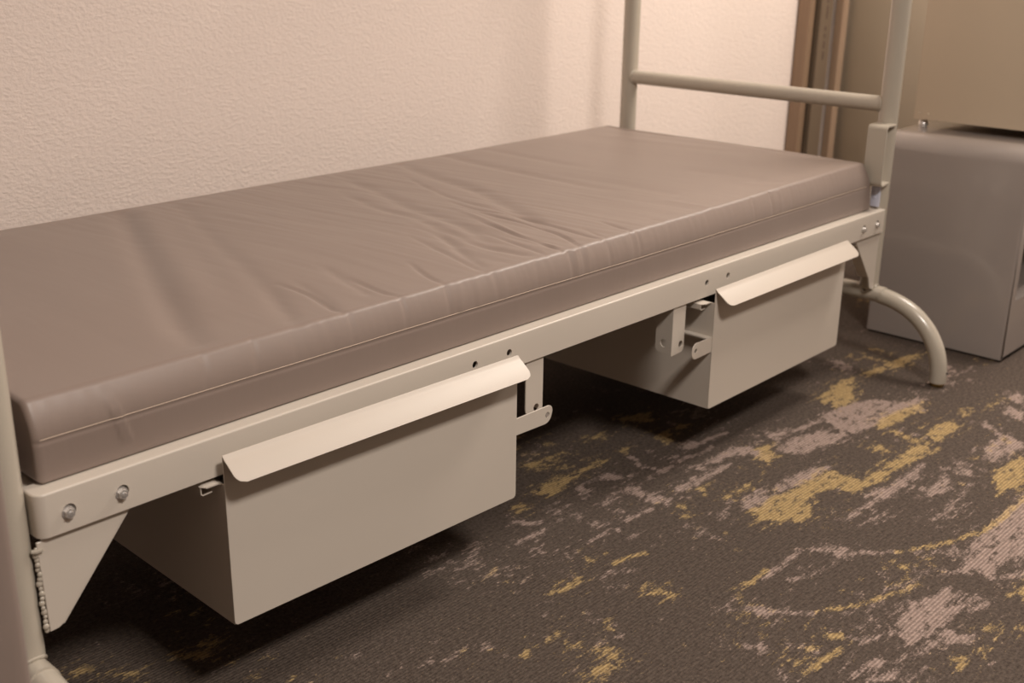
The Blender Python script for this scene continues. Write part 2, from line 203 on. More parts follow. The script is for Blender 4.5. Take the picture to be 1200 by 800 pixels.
def carpet_material():
    m = bpy.data.materials.new('carpet'); m.use_nodes = True; nt = m.node_tree; N = nt.nodes; L = nt.links
    p = N['Principled BSDF']; p.inputs['Roughness'].default_value = .95; p.inputs['Specular IOR Level'].default_value = .1
    tc = N.new('ShaderNodeTexCoord')
    def noi(scale, det=2, rough=.5, mp=None):
        n = N.new('ShaderNodeTexNoise'); n.inputs['Scale'].default_value = scale; n.inputs['Detail'].default_value = det; n.inputs['Roughness'].default_value = rough
        if mp:
            q = N.new('ShaderNodeMapping'); q.inputs['Scale'].default_value = mp
            L.new(tc.outputs['Object'], q.inputs['Vector']); L.new(q.outputs['Vector'], n.inputs['Vector'])
        else: L.new(tc.outputs['Object'], n.inputs['Vector'])
        return n
    def math_(op, a, b=None, c=None):
        k = N.new('ShaderNodeMath'); k.operation = op
        for i, v in enumerate((a, b, c)):
            if v is None: continue
            if isinstance(v, (int, float)): k.inputs[i].default_value = v
            else: L.new(v, k.inputs[i])
        return k.outputs[0]
    # tufts: fine rows along x
    tuft = noi(300, 2, .6, (.6, 1, 1))
    speck = noi(150, 3, .8)
    sep = N.new('ShaderNodeSeparateXYZ'); L.new(tc.outputs['Object'], sep.inputs[0])
    rows = math_('SINE', math_('MULTIPLY', sep.outputs['Y'], 2*pi/.0058))
    rows01 = math_('MULTIPLY_ADD', rows, .5, .5)
    edge = noi(120, 3, .7, (.55, 1.2, 1))
    def mask(attr):
        a = N.new('ShaderNodeAttribute'); a.attribute_name = attr
        v = math_('ADD', a.outputs['Fac'], math_('MULTIPLY_ADD', edge.outputs['Fac'], 1.3, -.65))
        v = math_('ADD', v, math_('MULTIPLY_ADD', tuft.outputs['Fac'], 1.3, -.65))
        r = N.new('ShaderNodeMapRange'); r.inputs[1].default_value = .30; r.inputs[2].default_value = .72
        L.new(v, r.inputs[0]); return r.outputs[0]
    my = mask('pat_y'); mm = mask('pat_m')
    def mix(f, a, b):
        x = N.new('ShaderNodeMix'); x.data_type = 'RGBA'
        if isinstance(f, (int, float)): x.inputs[0].default_value = f
        else: L.new(f, x.inputs[0])
        for s, v in ((6, a), (7, b)):
            if isinstance(v, tuple): x.inputs[s].default_value = v
            else: L.new(v, x.inputs[s])
        return x.outputs[2]
    rs = N.new('ShaderNodeMapRange'); rs.inputs[1].default_value = .3; rs.inputs[2].default_value = .7; L.new(speck.outputs['Fac'], rs.inputs[0])
    base = mix(rs.outputs[0], srgb(58, 50, 45), srgb(96, 85, 77))
    rowc = math_('MULTIPLY', math_('SUBTRACT', 1.0, rows01), .55)
    yel = mix(rs.outputs[0], srgb(156, 130, 86), srgb(208, 180, 130))
    mau = mix(rs.outputs[0], srgb(140, 121, 113), srgb(190, 168, 157))
    yel = mix(rowc, yel, srgb(104, 86, 58)); mau = mix(rowc, mau, srgb(92, 80, 73))
    c = mix(math_('MULTIPLY', mm, .8), base, mau); c = mix(math_('MULTIPLY', my, .76), c, yel)
    L.new(c, p.inputs['Base Color'])
    h = math_('ADD', math_('MULTIPLY', rows01, .35), tuft.outputs['Fac'])
    b = N.new('ShaderNodeBump'); b.inputs['Strength'].default_value = .7; b.inputs['Distance'].default_value = .003
    L.new(h, b.inputs['Height']); L.new(b.outputs['Normal'], p.inputs['Normal'])
    return m
M_carpet = carpet_material()

# ------------------------------------------------------------------ room
WY = .98
X0, X1, Y0, ZC = -2.6, 3.9, -3.0, 2.5
def quad_obj(name, vs, m):
    bm = bmesh.new(); bm.faces.new([bm.verts.new(v) for v in vs]); o = obj(name, bm, m, smooth=False, rec=False); o['kind'] = 'structure'; return o
def slab(name, x0, x1, y0, y1, z0, z1, m):
    bm = bmesh.new(); box(bm, x0, x1, y0, y1, z0, z1); o = obj(name, bm, m, smooth=False); o['kind'] = 'structure'; return o
slab('wall_back', X0-.1, X1+.1, WY, WY+.1, 0, ZC, M_wall)
slab('wall_front', X0-.1, X1+.1, Y0-.1, Y0, 0, ZC, M_side)
slab('wall_left', X0-.1, X0, Y0, WY, 0, ZC, M_side)
slab('wall_right', X1, X1+.1, Y0, WY, 0, ZC, M_wall)
slab('ceiling', X0-.1, X1+.1, Y0-.1, WY+.1, ZC, ZC+.1, M_ceil)

def carpet():
    fx0, fx1, fy0, fy1, st = -.1, 2.75, -1.15, .35, .0055
    xs = [X0-.1, X0+1.2]+[fx0+i*st for i in range(int((fx1-fx0)/st)+1)]+[3.2, X1+.1]
    ys = [Y0-.1, -2]+[fy0+i*st for i in range(int((fy1-fy0)/st)+1)]+[.5, .7, WY+.1]
    nx, ny = len(xs), len(ys)
    polys = []
    def addp(g, k): polys.append((k, g, None, min(p[0] for p in g), max(p[0] for p in g), min(p[1] for p in g), max(p[1] for p in g)))
    for g in PAT['Y']: addp(g, 0)
    for g in PAT['M']: addp(g, 1)
    for k, key in ((0, 'YL'), (1, 'ML')):
        for g, w in PAT[key]: polys.append((k, g, max(w, .0085), min(p[0] for p in g)-.03, max(p[0] for p in g)+.03, min(p[1] for p in g)-.03, max(p[1] for p in g)+.03))
    cell = {}
    for i, P in enumerate(polys):
        for a in range(int(math.floor((P[3]-.03)/.1)), int(math.floor((P[4]+.03)/.1))+1):
            for b in range(int(math.floor((P[5]-.03)/.1)), int(math.floor((P[6]+.03)/.1))+1):
                cell.setdefault((a, b), []).append(i)
    def segd(px, py, ax, ay, bx, by):
        dx, dy = bx-ax, by-ay; l = dx*dx+dy*dy
        t = 0 if l == 0 else max(0, min(1, ((px-ax)*dx+(py-ay)*dy)/l))
        return hypot(px-ax-t*dx, py-ay-t*dy)
    vy = []; vm = []; verts = []
    for y in ys:
        for x in xs:
            verts.append((x, y, 0)); m = [0, 0]
            if fx0 <= x <= fx1 and fy0 <= y <= fy1:
                # blocky woven breakup
                qx = x+.016*noise.noise((x*10, y*160, 1.3)); qy = y+.004*noise.noise((x*60, y*30, 7.7))
                for i in cell.get((int(math.floor(qx/.1)), int(math.floor(qy/.1))), ()):
                    k, g, w = polys[i][:3]
                    if w is None:
                        ins = False; d = 9
                        for j in range(len(g)):
                            ax, ay = g[j-1]; bx, by = g[j]
                            if (ay > qy) != (by > qy) and qx < (bx-ax)*(qy-ay)/(by-ay)+ax: ins = not ins
                            d = min(d, segd(qx, qy, ax, ay, bx, by))
                        s = d if ins else -d
                    else:
                        s = w*.5-min(segd(qx, qy, *g[j], *g[j+1]) for j in range(len(g)-1))
                    base_m = max(0, min(1, .5+s/.014))
                    if w is not None and s > -.002: base_m = min(1, base_m+.12)
                    if w is None and -.045 < s < 0:
                        h = noise.noise((x*16, y*120, 31+k))*.9+noise.noise((x*55, y*160, 5))*.5-.12
                        base_m = max(base_m, min(.75, max(0, h*1.6+.35))*(1+s/.045))
                    m[k] = max(m[k], base_m)
                wear = noise.noise((x*30, y*80, 3.1))*.6+noise.noise((x*70, y*170, 9))*.5
                for k in (0, 1):
                    if m[k] > 0: m[k] = m[k]*(.80+wear*1.1)
                # faint scattered wear
                a = noise.noise((x*5+3, y*9, 20)); b = noise.noise((x*26, y*60, 4)); c = noise.noise((x*60, y*120, 14))
                v = a*.55+b*.5+c*.3
                m[1] = max(m[1], min(.52, max(0, (v-.22)*1.9)))
                a = noise.noise((x*5+9, y*9, 50)); b = noise.noise((x*30, y*60, 54)); v = a*.6+b*.5+c*.25
                m[0] = max(m[0], min(.5, max(0, (v-.30)*1.9)))
            vy.append(m[0]); vm.append(m[1])
    faces = [(j*nx+i, j*nx+i+1, (j+1)*nx+i+1, (j+1)*nx+i) for j in range(ny-1) for i in range(nx-1)]
    me = bpy.data.meshes.new('floor'); me.from_pydata(verts, [], faces)
    for nm, v in (('pat_y', vy), ('pat_m', vm)):
        at = me.attributes.new(nm, 'FLOAT', 'POINT'); at.data.foreach_set('value', v)
    o = link('floor', me, M_carpet, smooth=False); o['kind'] = 'structure'
carpet()

# ------------------------------------------------------------------ bed
L_ = 2.0; ZT = .3877; ZB = .3355
XN, XF = -.023, 2.016; YF, YB = .026, .752
bed = empty('bed_frame', (1, .39, 0), 'long beige metal bed frame with tall tube posts and two drawers hung below', 'bed')
bed_off = Vector((1, .39, 0))
def bobj(name, bm, m, parent=None, **k):
    o = obj(name, bm, m, None, **k)
    o.data.transform(Matrix.Translation(-bed_off)); o.parent = parent or bed
    return o
def rail_profile():
    r = .0027; p = [(0, ZB)]
    p += [(r-r*cos(a), ZT-r+r*sin(a)) for a in [pi/2*k/6 for k in range(7)]]
    p += [(.005, ZT), (.005, ZT-.003), (.0034, ZT-.0045), (.0034, ZB+.0002)]
    return p
def rail_flanges(bm):
    # top flange and lower lip turned inwards
    poly = round_poly([(.0042, .0042), (1.999, .0042), (1.999, .034), (.0042, .034)], [.008, 0, 0, 0])
    prism(bm, poly, ZT-.0032, ZT-.0001, 'xy')
    box(bm, .014, L_-.002, .002, .02, ZB, ZB+.0028, .0006, 1)
def make_rail(front=True):
    bm = bmesh.new(); prof = rail_profile(); R = .012
    # plan path with outward normal
    st = [((0, .034), (-1, 0)), ((0, R), (-1, 0))]
    for k in range(1, 9):
        a = pi/2*k/8; st.append(((R-R*cos(a), R-R*sin(a)), (-cos(a), -sin(a))))
    st += [((1.0, 0), (0, -1)), ((L_-.001, 0), (0, -1))]
    rings = []
    for (x, y), (nx_, ny_) in st:
        rings.append([bm.verts.new((x-nx_*a, y-ny_*a, z)) for a, z in prof])
    n = len(prof)
    for i in range(len(rings)-1):
        for k in range(n): bm.faces.new((rings[i][k], rings[i][(k+1) % n], rings[i+1][(k+1) % n], rings[i+1][k]))
    bm.faces.new(rings[0]); bm.faces.new(rings[-1][::-1])
    if not front:
        rail_flanges(bm)
        for v in bm.verts: v.co.y = .778-v.co.y
    return bm
rail = bobj('side_rail', make_rail(), M_paint)
HX = [.674, .7485, 1.2845, 1.3555]; BX = [(.035, .3577), (.0993, .3577), (1.9008, .3573), (1.9652, .3573)]
bo = bed_off
cuts = []
for x in HX: cuts.append(hole(x-bo.x, .3622, .0056, -.44, -.34))
for x, z in BX: cuts.append(hole(x-bo.x+.0016, z+.0018, .0080, -.40, -.381))
cb = bmesh.new()
for c in cuts:
    merge(cb, c)
boolean(rail, [cb])
fb = bmesh.new(); fb.from_mesh(rail.data); n0 = len(fb.verts); tb = bmesh.new(); rail_flanges(tb); merge(fb, tb)
fb.verts.ensure_lookup_table()
for v in fb.verts[n0:]: v.co -= bed_off
fb.to_mesh(rail.data); fb.free(); rail.data.set_sharp_from_angle(angle=math.radians(35))
bobj('side_rail', make_rail(False), M_paint)

for i, (x, z) in enumerate(BX):
    bm = bmesh.new()
    r = .0078 if x < 1 else .0066
    cyl(bm, (x, .003, z), (0, -1, 0), r, .0042, 28)            # flange washer
    cyl(bm, (x, -.001, z), (0, -1, 0), r*.80, .0048, 6, r*.74)
    cyl(bm, (x, -.0057, z), (0, -1, 0), r*.5, .0008, 20, r*.3)
    b = bobj('bolt', bm, M_zinc, ang=25); b['label'] = 'silver hexagon bolt'

# deck under the mattress and end rails
bm = bmesh.new(); box(bm, .03, 1.985, .036, .742, ZT-.006, ZT-.0035)
for k in range(6): box(bm, .2+k*.32, .225+k*.32, .036, .742, ZT-.026, ZT-.006)
bobj('mattress_deck', bm, M_paint, smooth=False)
for x0, x1 in ((.003, .028), (1.972, 1.996)):
    bm = bmesh.new(); box(bm, x0, x1, .036, .742, ZT-.045, ZT-.007, .001); bobj('end_rail', bm, M_paint)

# posts
for x in (XN, XF):
    for y in (YF, YB):
        bm = bmesh.new(); tube(bm, [(x, y, .195 if x > 0 else .185), (x, y, .3), (x, y, .6), (x, y, 1.0), (x, y, 1.55)], .0212, 28)
        # scuffs are geometry-free; rounded cap
        cyl(bm, (x, y, 1.55), (0, 0, 1), .0212, .006, 28, .016)
        bobj('post', bm, M_tube)
    for z, r in ((.618, .0175), (1.5, .0175)):
        if x == XN and z < 1: continue
        bm = bmesh.new(); tube(bm, [(x, YF+.006, z), (x, .3, z), (x, YB-.006, z)], r, 24)
        bobj('cross_bar', bm, M_tube)
        for y, s in ((YF, 1), (YB, -1)):
            bm = bmesh.new(); rr = []
            pth = [(x+(r+.0005)*cos(t), y+s*(.0212*.96-.0212*.35*abs(cos(t))**2+.001), z+(r+.0005)*sin(t)) for t in [2*pi*k/36 for k in range(37)]]
            tube(bm, pth, .0019, 8, False, .2); bobj('weld_bead', bm, M_tube)
    # arched foot tube
    half = [(x, -.166, .010), (x, -.1655, .03), (x, -.160, .062), (x, -.147, .095), (x, -.122, .130), (x, -.088, .157), (x, -.048, .174), (x, -.005, .182), (x, .05, .184)]
    if x < 0: half = [(a, b, c-.011*min(1, c/.15)) for a, b, c in half]
    mir = [(x, .778-p[1], p[2]) for p in half][::-1]
    bm = bmesh.new(); tube(bm, spline(half+mir, 6), .0192, 28); bobj('foot_arch', bm, M_tube)
    for y in (-.166, .944):
        bm = bmesh.new(); cyl(bm, (x, y, .0065), (0, 0, 1), .0165, .006, 28)
        cyl(bm, (x, y, 0), (0, 0, 1), .0135, .0065, 28, .0165)
        g = bobj('foot_glide', bm, M_brass); g['label'] = 'brassy round glide under the foot'
        bm = bmesh.new(); cyl(bm, (x, y+(-.0185 if y < 0 else .0185), .035), (0, -1 if y < 0 else 1, 0), .0022, .0025, 12)
        bobj('vent_rivet', bm, M_rubber)
    for y in (YF, YB):
        bm = bmesh.new()
        pth = [(x+.0205*cos(t), y+.0205*sin(t), (.184 if x > 0 else .173)+sqrt(max(0, .0197**2-(.0195*cos(t))**2))*1.0+.0012) for t in [2*pi*k/40 for k in range(41)]]
        tube(bm, pth, .0026, 8, False, .2); bobj('weld_bead', bm, M_tube)
# gussets between rail and post
def gusset(poly, flange, y0, y1, mir=False):
    bm = bmesh.new(); prism(bm, poly, y0, y1, 'xz', .0006)
    (ax, az), (bx, bz) = flange
    # bent lip along the sloping edge
    d = Vector((bx-ax, bz-az)).normalized(); n = Vector((-d.y, d.x))*.0012
    q = [(ax+n.x, az+n.y), (bx+n.x, bz+n.y), (bx-n.x, bz-n.y), (ax-n.x, az-n.y)]
    prism(bm, q, min(y0, y1), min(y0, y1)+(.026 if not mir else .0035), 'xz', .0004)
    bobj('gusset_plate', bm, M_paint)
for ys in ((.0062, .0092, 1), (.7688, .7718, -1)):
    y0, y1, s = ys
    nearp = round_poly([(-.002, .331), (-.002, .37), (.115, .37), (.115, .334), (.107, .329), (.0165, .222), (.011, .219), (.0005, .218)], 0); nearp[1] = (.004, .37); nearp.insert(1, (.004, .331))
    farp = round_poly([(1.999, .331), (1.999, .37), (1.885, .37), (1.885, .331), (1.893, .322), (1.968, .232), (1.9775, .205), (1.999, .196)], 0)
    gusset(nearp, ((.107, .329), (.0165, .222)), y0, y1, s < 0)
    gusset(farp, ((1.893, .322), (1.968, .232)), y0, y1, s < 0)
# lumpy weld down the near post beside its gusset
bm = bmesh.new()
pts = [(-.003+random.uniform(-.0012, .0012), .0085+random.uniform(-.001, .001), .322-k*.0060) for k in range(18)]
for p in pts:
    t = bmesh.new(); bmesh.ops.create_uvsphere(t, u_segments=8, v_segments=6, radius=random.uniform(.0026, .0044))
    merge(bm, t, Matrix.Translation(p) @ Matrix.Diagonal((1, .7, 1.1, 1)))
bobj('weld_bead', bm, M_tube, ang=180)
bm = bmesh.new(); tube(bm, [(-.009, .006, .3235), (-.004, .004, .3225), (.003, .0045, .3225)], .0022, 8, True, .2); bobj('weld_bead', bm, M_tube)

# C shaped bracket on the far post
bm = bmesh.new()
ctr = round_poly([(XF-.015, .446), (XF-.057, .440), (XF-.057, .579), (XF-.010, .579)], [0, .012, .010, 0])
ctr = [Vector(p) for p in ctr]; th = .0045
outr, inr = [], []
for i, p in enumerate(ctr):
    a = ctr[max(i-1, 0)]; b = ctr[min(i+1, len(ctr)-1)]; d = (b-a).normalized(); n = Vector((-d.y, d.x))
    outr.append(tuple(p)); inr.append((p.x-n.x*-th, p.y-n.y*-th))
inr = [(p.x+(( -(ctr[min(i+1, len(ctr)-1)]-ctr[max(i-1, 0)]).normalized().y))*-th, p.y+((ctr[min(i+1, len(ctr)-1)]-ctr[max(i-1, 0)]).normalized().x)*-th) for i, p in enumerate(ctr)]
prism(bm, outr+inr[::-1], -.001, .044, 'xz', .0008)
b = bobj('bunk_hook_bracket', bm, M_tube)
bm = bmesh.new(); box(bm, 1.988, 1.994, .012, .034, .392, .441, .002)
cyl(bm, (1.9882, .024, .415), (-1, 0, 0), .0035, .002, 12)
b = bobj('plastic_clip', bm, M_clip); b['label'] = 'pale bluish plastic clip at the post'

# hanging hasp straps on the rail
def strap(x0, x1, zb, side, hx, hz):
    bm = bmesh.new()
    poly = round_poly([(x0, ZB+.02), (x1, ZB+.02), (x1, zb+.002), (x0, zb)], [0, 0, .009, .0005] if side == 'l' else [0, 0, .004, .012])
    prism(bm, poly, .0042, .0066, 'xz', .0004)
    xs = x0 if side == 'l' else x1
    poly = round_poly([(.0044, zb+.0005), (.041, zb+.0045), (.041, ZB+.02), (.0044, ZB+.02)], [0, .008, 0, 0])
    prism(bm, poly, xs if side == 'l' else xs-.0024, xs+.0024 if side == 'l' else xs, 'yz', .0004)
    o = bobj('hasp_strap', bm, M_paint)
    cb = bmesh.new(); merge(cb, hole(hx-bo.x, hz, .0064, -.41, -.37))
    t = bmesh.new(); cyl(t, (xs-bo.x-.01, .022-bo.y, zb+.022), (1, 0, 0), .0076, .02, 20); merge(cb, t)
    boolean(o, [cb])
strap(1.1885, 1.2275, .2405, 'l', 1.2165, .2585)
strap(.7925, .8335, .240, 'r', .818, .2505)

# drawers
def drawer(x, y, rz, w, zt, zb, hand, label):
    d = empty('drawer', (x-bo.x, y-bo.y, 0), rz=rz); d.parent = bed; d['label'] = label
    D = .60; t = .0016; zs = .3275
    bm = bmesh.new()
    poly = round_poly([(0, zb), (w, zb), (w, zt), (0, zt)], [.006, .006, .0008, .0008])
    prism(bm, poly, 0, t, 'xz', .0003)
    box(bm, 0.0004, t+.0004, t, D, zb+.001, zs); box(bm, w-t-.0004, w-.0004, t, D, zb+.001, zs)
    box(bm, 0.001, w-.001, D-t, D, zb+.001, zs); box(bm, .001, w-.001, t, D, zb+.001, zb+.001+t)
    o = obj('drawer_box', bm, M_paint, d)
    # pull flange bent forward and down
    bm = bmesh.new(); S = .0385; NS = 14; R = .0125; rows = []
    x0_, x1_ = -.0005, w+.0008
    for k in range(NS+1):
        s = S*k/NS
        if s < .010: a = s/.010*math.radians(58); yy = -(.010/math.radians(58))*(1-cos(a)); zz = -(.010/math.radians(58))*sin(a)*0 ; 
        # quick outward bend at the top, then a straight sloping face, tiny curl at the lip
        yy = -.84*s; zz = -.0018-.50*s-.5*s*s/.0385*.28
        if s < .004: zz = -.0018*(s/.004)**.6-.3*s
        dd = 0 if s < S-R else R-sqrt(max(0, R*R-(s-(S-R))**2))
        xl, xr = x0_+dd, x1_-dd
        cols = [xl+(xr-xl)*q/24 for q in range(25)]
        rows.append([bm.verts.new((c, yy-.0003, zt+zz)) for c in cols])
    for i in range(NS):
        for q in range(24): bm.faces.new((rows[i][q], rows[i][q+1], rows[i+1][q+1], rows[i+1][q]))
    bmesh.ops.recalc_face_normals(bm, faces=bm.faces[:]); bmesh.ops.solidify(bm, geom=bm.faces[:], thickness=.0016)
    pl = obj('drawer_pull', bm, M_pull, d, ang=30)
    # curled side rims
    for s in (-1, 1):
        xx = 0 if s < 0 else w
        path = [(xx, zs-.001), (xx, zs), (xx+s*.003, zs+.0015), (xx+s*.021, zs+.0015), (xx+s*.024, zs-.0005), (xx+s*.024, zs-.010), (xx+s*.021, zs-.0125), (xx+s*.008, zs-.0115)]
        bm = bmesh.new(); A = []
        for yy in (.016, .03, D):
            A.append([bm.verts.new((px_, yy if k > 3 or yy > .02 else .008, pz_)) for k, (px_, pz_) in enumerate(path)])
        for i in range(2):
            for k in range(len(path)-1): bm.faces.new((A[i][k], A[i][k+1], A[i+1][k+1], A[i+1][k]))
        bmesh.ops.recalc_face_normals(bm, faces=bm.faces[:]); bmesh.ops.solidify(bm, geom=bm.faces[:], thickness=.0016)
        r = obj('side_rim', bm, M_paint, d)
    # hasp arm
    bm = bmesh.new()
    if hand == 'r':
        poly = round_poly([(w-.004, .2345), (w+.079, .2335), (w+.087, .264), (w-.004, .2625)], [0, .0165, .010, 0])
        prism(bm, poly, t+.0002, t+.0022, 'xz', .0004)
        box(bm, w-.0002, w+.002, t, .06, .236, .262)
        hx, hz = w+.072, .2487
    else:
        poly = round_poly([(.004, .2615), (-.062, .2625), (-.066, .2305), (.004, .2325)], [0, .014, .014, 0])
        prism(bm, poly, t+.0002, t+.0022, 'xz', .0004)
        box(bm, -.0020, .0002, t, .060, .258, .262); box(bm, -.014, .0002, t, .064, .2595, .262)
        hx, hz = -.052, .2475
    a = obj('hasp_arm', bm, M_paint, d)
    boolean(a, [hole(hx, hz, .0046, -.02, .02)])
    if hand == 'r':
        bm = bmesh.new(); cyl(bm, (hx, .0065, hz), (0, -1, 0), .0036, .0045, 16); p_ = obj('lock_pin', bm, M_zinc, d)
    return d
W = .5135
drawer(.2252, -.0142, -.0236, W, .3670, .1302, 'r', 'drawer nearest the camera with a long turned-down pull')
drawer(1.2824, -.0224, .0102, W, .3546, .1168, 'l', 'drawer at the far end of the bed with a hasp arm on its left')
for x in (.20, .775, 1.245, 1.82):
    bm = bmesh.new(); box(bm, x-.012, x+.012, .045, .742, .3295 if 0 else .3335, .352, .001); bobj('drawer_runner', bm, M_paint)

# ------------------------------------------------------------------ mattress
def segpoly(px, py, g):
    best = 9; tt = 0; n = len(g)-1
    for j in range(n):
        ax, ay = g[j]; bx, by = g[j+1]; dx, dy = bx-ax, by-ay; l = dx*dx+dy*dy
        t = max(0, min(1, ((px-ax)*dx+(py-ay)*dy)/l)) if l else 0
        d = hypot(px-ax-t*dx, py-ay-t*dy)
        if d < best: best = d; tt = (j+t)/n
    return best, tt
CR = [(spl, w, a, min(p[0] for p in spl)-3*w, max(p[0] for p in spl)+3*w, min(p[1] for p in spl)-3*w, max(p[1] for p in spl)+3*w)
      for spl, w, a in [([tuple(v)[:2] for v in spline([(p[0], p[1], 0) for p in g], 3)], w, a) for g, w, a in PAT['C']]]
def top_disp(x, y):
    z = 0
    for g, w, a, x0, x1, y0, y1 in CR:
        if x0 < x < x1 and y0 < y < y1:
            d, t = segpoly(x, y, g)
            if d < 3*w:
                f = (1-d*d/(w*w)*.35)*math.exp(-d*d/(w*w))
                z += 1.45*a*f*min(1, .25+4*min(t, 1-t))
    # gathered ripples in the middle of the cover
    m = math.exp(-((x-.98+.25*(y-.3))/.42)**2)
    z += .0011*m*noise.noise((x*34+y*5, y*4.5, 2))+.0008*m*noise.noise((x*75+y*12, y*8, 5))
    return z
def top_wave(x, y): return .0030*noise.noise((x*4, y*2.2, 8))+.0012*noise.noise((x*11, y*3, 11))
def side_disp(x, z, zm, seam):
    u = 0
    k = max(0, min(1, (z-seam)/(zm-seam)))
    for sx, a, w in PAT['S']:
        d = x-(sx-.006*(1-k))
        if abs(d) < 4*w: u += a*math.exp(-(d/w)**2)*k**.6
    m = (.35+.65*math.exp(-((x-.95)/.55)**2))
    u += .0010*m*k*noise.noise((x*90, z*6, 2))+.0011*noise.noise((x*9, z*5, 4))
    u += -.0011*math.exp(-((z-seam)/.0022)**2)
    # light crease lines by the near corner
    for cx in (.1145, .1215):
        d = x-(cx-.23*(z-.44)); u += .0016*math.exp(-(d/.0021)**2)*max(0, min(1, (z-.405)/.012, (.478-z)/.02))
    return u
def mattress():
    x0, x1, y0, y1, zb, zt = .016, 1.968, .0215, .7655, ZT+.0008, .4915
    R = .011; seam = .441; SB = .0145; zS = .4838; a0 = math.atan(2*SB/(zS-seam)); zS = zt-R+R*sin(a0)
    # profile param: list of (y,z,ny,nz,kind)
    prof = []
    for k in range(0, 5): prof.append((y0+.003-.003*sin(pi/2*k/4), zb+.003-.003*cos(pi/2*k/4), -1, 0, 'c'))
    nz = 44
    for k in range(1, nz): prof.append((y0, zb+.003+(zS-zb-.003)*k/nz, -1, 0, 's'))
    for k in range(0, 9):
        a = a0+(pi/2-a0)*k/8; prof.append((y0+SB+R*cos(a0)-R*cos(a), zt-R+R*sin(a), -cos(a), sin(a), 'r'))
    ny = 215; YT = SB+R*cos(a0)
    for k in range(1, ny): prof.append((y0+YT+(y1-y0-R-YT)*k/ny, zt, 0, 1, 't'))
    for k in range(0, 7):
        a = pi/2*k/6; prof.append((y1-R+R*sin(a), zt-R+R*cos(a), sin(a), cos(a), 'b'))
    for k in range(0, 4): prof.append((y1, zt-R-(zt-R-zb)*(k+1)/4, 1, 0, 'b'))
    st = .0034; n = int((x1-x0)/st)
    xs = [x0+(x1-x0)*i/n for i in range(n+1)]
    verts = []; faces = []; m = len(prof)
    cyc, czc = (y0+y1)/2, (zb+zt)/2
    def ringpt(x, p, ins):
        y, z, ny_, nz_, k = p
        sag = -.0025*math.exp(-((x-.35)/.5)**2)+.006*max(0, min(1, (x-1.3)/.6))
        q = max(0, min(1, (y-y0)/.30)); q = q*q*(3-2*q); near = max(0, min(1, (1.75-x)/.9))
        zz = z+(sag-.0065*(1-q)*near-.002*(1-near)*(1-q)+.0045*q*near)*max(0, (z-zb)/(zt-zb))
        fx = 1
        if k == 's': u = side_disp(x, z, zt, seam); y -= u-SB*max(0, (z-seam)/(zS-seam))**2
        elif k in 't':
            dd = top_disp(x, y)*min(1, (x-x0)/.02, (x1-x)/.02)*min(1, (y-y0-YT)/.03+.35, (y1-R-y)/.02+.3); zz += dd
            q = max(0, min(1, (y-y0-YT)/.09, (y1-R-y)/.05, (x-x0)/.03)); zz += top_wave(x, y)*q*q*(3-2*q)
        elif k == 'r':
            q = (nz_-sin(a0))/(1-sin(a0)); dt = top_disp(x, y0+YT+.001)*.35; ds = side_disp(x, zt, zt, seam)
            zz += dt*q; y -= ds*(1-q*.6)
        y = cyc+(y-cyc)*(1-ins/(cyc-y0)); zz = czc+(zz-czc)*(1-ins*.9/(zt-czc))
        return (y, zz)
    rr = .007
    stations = [(x0+rr-rr*sin(pi/2*k/5) if 0 else x0+rr*(1-cos(pi/2*k/5)), rr*(1-sin(pi/2*k/5))) for k in range(6)]
    stations += [(x, 0) for x in xs if x0+rr+.001 < x < x1-rr-.001]
    stations += [(x1-rr*(1-cos(pi/2*k/5)), rr*(1-sin(pi/2*k/5))) for k in range(5, -1, -1)]
    for x, ins in stations:
        for p in prof:
            y, z = ringpt(x, p, ins)
            lean = -.021*max(0, (x-1.88)/.088)*max(0, (z-.40)/.09)
            verts.append((x+lean, y, z))
    for i in range(len(stations)-1):
        for k in range(m-1):
            a = i*m+k; faces.append((a, a+m, a+m+1, a+1))
        a = i*m; faces.append((a+m-1, a+2*m-1, a+m, a))   # underside
    N = len(verts)
    for i in (0, len(stations)-1):
        base = i*m; prev = base
        for f in (.97, .9, .6, .25):
            nb = len(verts)
            for k in range(m):
                v = verts[base+k]; verts.append((v[0], cyc+(v[1]-cyc)*f, czc+(v[2]-czc)*f))
            for k in range(m):
                q = (prev+k, prev+(k+1) % m, nb+(k+1) % m, nb+k); faces.append(q if i == 0 else q[::-1])
            prev = nb
        faces.append(tuple(range(prev, prev+m)) if i == 0 else tuple(range(prev, prev+m))[::-1])
    me = bpy.data.meshes.new('mattress'); me.from_pydata(verts, [], faces); me.validate()
    bm = bmesh.new(); bm.from_mesh(me); bmesh.ops.recalc_face_normals(bm, faces=bm.faces[:]); bm.to_mesh(me); bm.free()
    o = link('mattress', me, M_vinyl, ang=70)
    tag(o, 'taupe vinyl mattress with creased top lying flat on the bed frame', 'mattress')
    # seam thread round the visible sides
    bm = bmesh.new(); P = [(x, y0-side_disp(x, seam, zt, seam)-.0009, seam+.0022*sin(x*3.1)*.3-.0028*math.exp(-((x-.35)/.5)**2)*.5+.004*max(0, min(1, (x-1.1)/.8))) for x in [x0+.008+.006*k for k in range(int((x1-x0-.03)/.006))]]
    P = [(x0+.0005, y0+.3, seam), (x0+.0005, y0+.02, seam), (x0+.002, y0+.004, seam)]+P
    tube(bm, P, .00055, 6)
    s = obj('seam_stitching', bm, M_thread, o); s['label'] = 'pale stitched seam along the side'
mattress()

